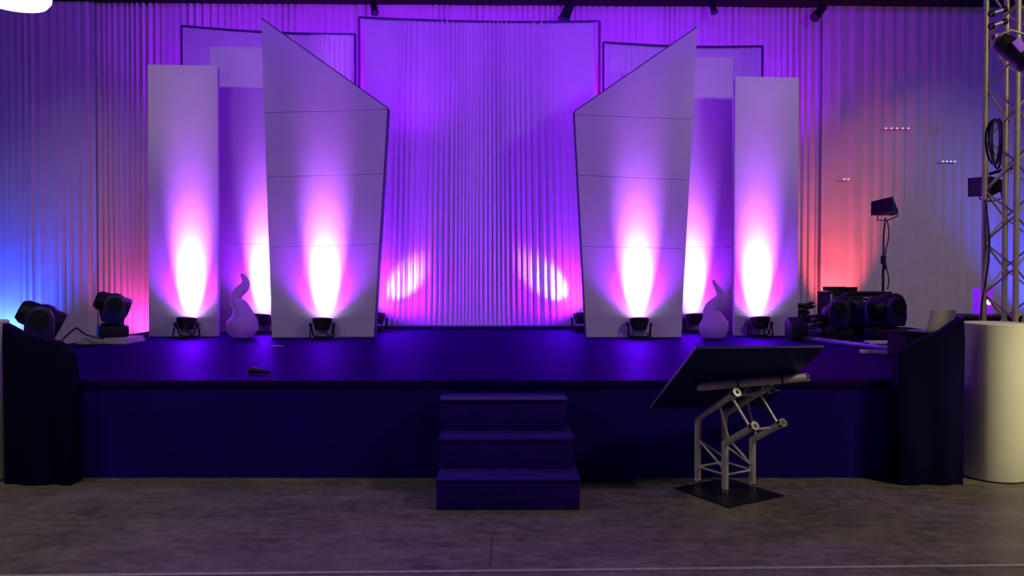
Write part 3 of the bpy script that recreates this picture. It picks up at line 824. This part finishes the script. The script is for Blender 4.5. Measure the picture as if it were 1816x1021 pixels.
# ------------------------------------------------------------------ small things on the deck
sx = P(457, 660, deck_Y(664))
mic = empty('handheld_object', (sx.x, deck_Y(663), STAGE_Z), 'small dark object with a shiny top lying near the front edge of the deck', 'small object', R(-22))
MB().tube([(-.10, 0, .028), (-.05, .005, .026), (.04, -.005, .022), (.11, 0, .02)], [.026, .022, .018, .016], 14).build('body', M['black'], mic)
MB().tube([(-.105, 0, .04), (-.05, -.002, .046), (-.0, -.004, .041)], [.006, .010, .006], 10).build('shiny_top', M['chrome'], mic)
sx = P(491, 613, deck_Y(613.5))
tp = MB().prism([(-.075, -.03, 0), (.065, -.045, 0), (.08, .03, 0), (-.06, .04, 0)], (0, 0, .006)).build('paper_scrap', M['tape'], smooth=False)
tp.location = (sx.x, deck_Y(613.5), STAGE_Z+.001); tag(tp, 'small pale scrap on the deck in front of the left slanted panel', 'scrap')
# wooden feet rails under slanted panels
for px0, px1, Y_, lab in ((625, 700, YPL-.10, 'flat pale board on the deck at the foot of the left slanted panel'),):
    x0 = (600-CX)/F*Y_; x1 = (664-CX)/F*Y_
    o_ = MB().box(((x0+x1)/2, Y_, STAGE_Z+.011), (x1-x0, .09, .018), bevel=.003).build('floor_board', M['frame']); tag(o_, lab.replace('pale', 'dark'), 'board')

# ------------------------------------------------------------------ pendant lamp, rail fixtures, rows of reflection dots
pt = P(24, 11, 5.0)
pend = empty('pendant_lamp', (pt.x, 5.0, pt.z), 'glowing white round pendant lamp at the top left corner', 'lamp')
MB().lathe([(.001, 0), (.12, .004), (.19, .022), (.215, .055), (.22, .10), (.20, .16), (.05, .20)], (0, 0, 0), (0, 0, 1), 40).build('shade', M['lamp'], pend)
MB().lathe([(.04, .195), (.05, .2), (.045, .26), (.012, .28)], (0, 0, 0), (0, 0, 1), 16).build('cap', M['black'], pend)
MB().tube([(0, 0, .27), (0, 0, 7.5-pt.z)], .006, 6).build('cord', M['black'], pend)

def rail_fixture(px, py, s, label, Y=13.26, aim=(.2, -.3, -.9)):
    p = P(px, py, Y); root = empty('rail_spotlight', p, label, 'stage light', 0, 'small spotlights hung from the curtain rail')
    MB().lathe([(.03*s, -.12*s), (.055*s, -.11*s), (.06*s, .09*s), (.07*s, .10*s), (.07*s, .13*s), (.055*s, .13*s)], (0, 0, 0), aim, 16).build('housing', M['black'], root)
    top = max(.03, ZT+.009-p.z)
    MB().tube([(0, 0, min(.02, top-.01)), (0, .02, top*.6), (0, .03, top)], .014, 8).build('hanger', M['black'], root)
    return root
rail_fixture(663, 13, 1.0, 'small dark spotlight hung from the rail above the left edge of the central drape screen')
rail_fixture(1006, 20, 1.5, 'dark spotlight hung from the rail above the right end of the central drape screen', aim=(-.35, -.2, -.9))
rail_fixture(1264, 13, .9, 'small dark spotlight hung from the rail above the right slanted panel')
rail_fixture(1453, 21, 1.25, 'small dark spotlight hung from the rail right of the outer right panel', aim=(-.6, -.2, -.7))

def reflection_row(px, py, n, step, label, Y=13.5):  # reflections of ceiling lights, added as glowing dots on a bar
    p = P(px, py, Y); root = empty('reflection_dots', p, label, 'reflections', 0, 'small white reflection rows on the grey curtain')
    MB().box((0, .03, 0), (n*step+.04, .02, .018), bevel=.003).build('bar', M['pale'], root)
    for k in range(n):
        MB().lathe([(.017, 0), (.014, .012), (0, .016)], ((k-(n-1)/2)*step, .02, 0), (0, -1, 0), 10).build('glint_dot', M['glint_dot'], root)
reflection_row(1592, 227, 5, .10, 'row of small white light reflections on the grey curtain above the light stand')
reflection_row(1684, 286, 4, .07, 'short row of small white light reflections on the grey curtain left of the truss tower')
reflection_row(1502, 317, 2, .07, 'pair of tiny white light reflections on the curtain left of the light stand', Y=13.42)

# ------------------------------------------------------------------ lights of the room
# uplights on the floor behind the stage, washing the backdrop
def backlight(x, y, W, col, deg, tz=3.0, tx=None, z=.35):
    spot('backdrop_uplight', (x, y, z), (tx if tx is not None else x, 13.5, tz), W, col, deg, 1, .05)
backlight(-8.75, 12.98, 1000, (.02, .06, 1.0), 125, 3.4, -8.95)
backlight(9.45, 13.0, 1000, (.03, .05, 1.0), 86, 4)
backlight(-6.45, 13.0, 190, (1.0, .04, .5), 110, 2.0)
backlight(5.75, 13.15, 950, (1.0, .07, .08), 56, 2.4)
for x, W_, c_ in ((-4.6, 880, (.33, .004, 1.0)), (-1.6, 1050, (.33, .004, 1.0)), (1.4, 1100, (.30, .004, 1.0)), (4.0, 680, (.28, .004, 1.0))):
    spot('backdrop_wash', (x, 12.85, 3.2), (x, 13.5, 6.3), W_, c_, 118, 1, .1)
# violet wash from the lighting bridge over the stage front
area('bridge_wash', (0, 8.6, 6.9), (0, 11.0, 1.0), 130, (.22, .003, 1.0), 8, .5)
area('backdrop_top_wash', (0, 9.9, 7.3), (0, 13.6, 5.6), 150, (.24, .008, 1.0), 17, .4)  # unseen wide strip added to turn the curtain tops violet
# warm lamps of the hall in front of the stage
area('hall_lamp_left', (-5.2, 3.2, 5.2), (-5.0, 4.4, 0), 36, (1.0, .84, .62), .9, .9)
area('hall_lamp_right', (5.6, 3.2, 5.2), (4.2, 5.2, 0), 98, (1.0, .86, .54), .9, .9)
spot('hall_spot_left', (-8.8, 3.0, 5.4), (-7.0, 13.0, 2.2), 480, (1.0, .80, .74), 34, 1, .2)
spot('hall_spot_right', (9.2, 3.0, 5.4), (7.3, 13.0, 2.2), 780, (1.0, .84, .76), 36, 1, .2)
spot('panel_spot_left', (-8.8, 3.0, 5.4), (-4.85, 10.7, 4.3), 330, (1.0, .86, .66), 20, 1, .15)
spot('panel_spot_right', (9.2, 3.0, 5.4), (3.75, 10.7, 4.1), 420, (1.0, .86, .62), 20, 1, .15)
spot('column_fill_spot', (7.4, 2.2, 3.0), (4.05, 6.2, .72), 900, (1.0, .93, .55), 19, 1, .2)  # unseen spot added to brighten the white column
spot('bridge_floor_spot', (-2.2, 6.0, 6.8), (-1.0, 4.3, 0), 160, (.36, .08, 1.0), 30, 1, .2)
spot('bridge_floor_spot', (2.2, 6.0, 6.8), (1.25, 4.4, 0), 110, (.36, .08, 1.0), 18, 1, .2)
pl = bpy.data.lights.new('pendant_glow', 'POINT'); pl.energy = 30; pl.color = (1, .95, .85); pl.shadow_soft_size = .22
po = bpy.data.objects.new('pendant_glow', pl); COL.objects.link(po); po.location = (pt.x, 5.0, pt.z-.30)

w = bpy.data.worlds.new('hall_ambient'); SC.world = w; w.use_nodes = True
bg = w.node_tree.nodes['Background']; bg.inputs['Color'].default_value = (.40, .20, .85, 1); bg.inputs['Strength'].default_value = .07

# ------------------------------------------------------------------ camera + view
cam = bpy.data.cameras.new('camera'); cam.sensor_width = 36; cam.sensor_fit = 'HORIZONTAL'; cam.lens = F*36/1816
cam.clip_start = .05; cam.clip_end = 100
co = bpy.data.objects.new('camera', cam); COL.objects.link(co)
co.location = (0, 0, CAMZ); co.rotation_euler = (PI/2-PITCH, 0, 0)
SC.camera = co
SC.view_settings.view_transform = 'Standard'
SC.view_settings.look = 'None'
SC.view_settings.gamma = 1
SC.view_settings.exposure = 0
SC.view_settings.use_curve_mapping = False
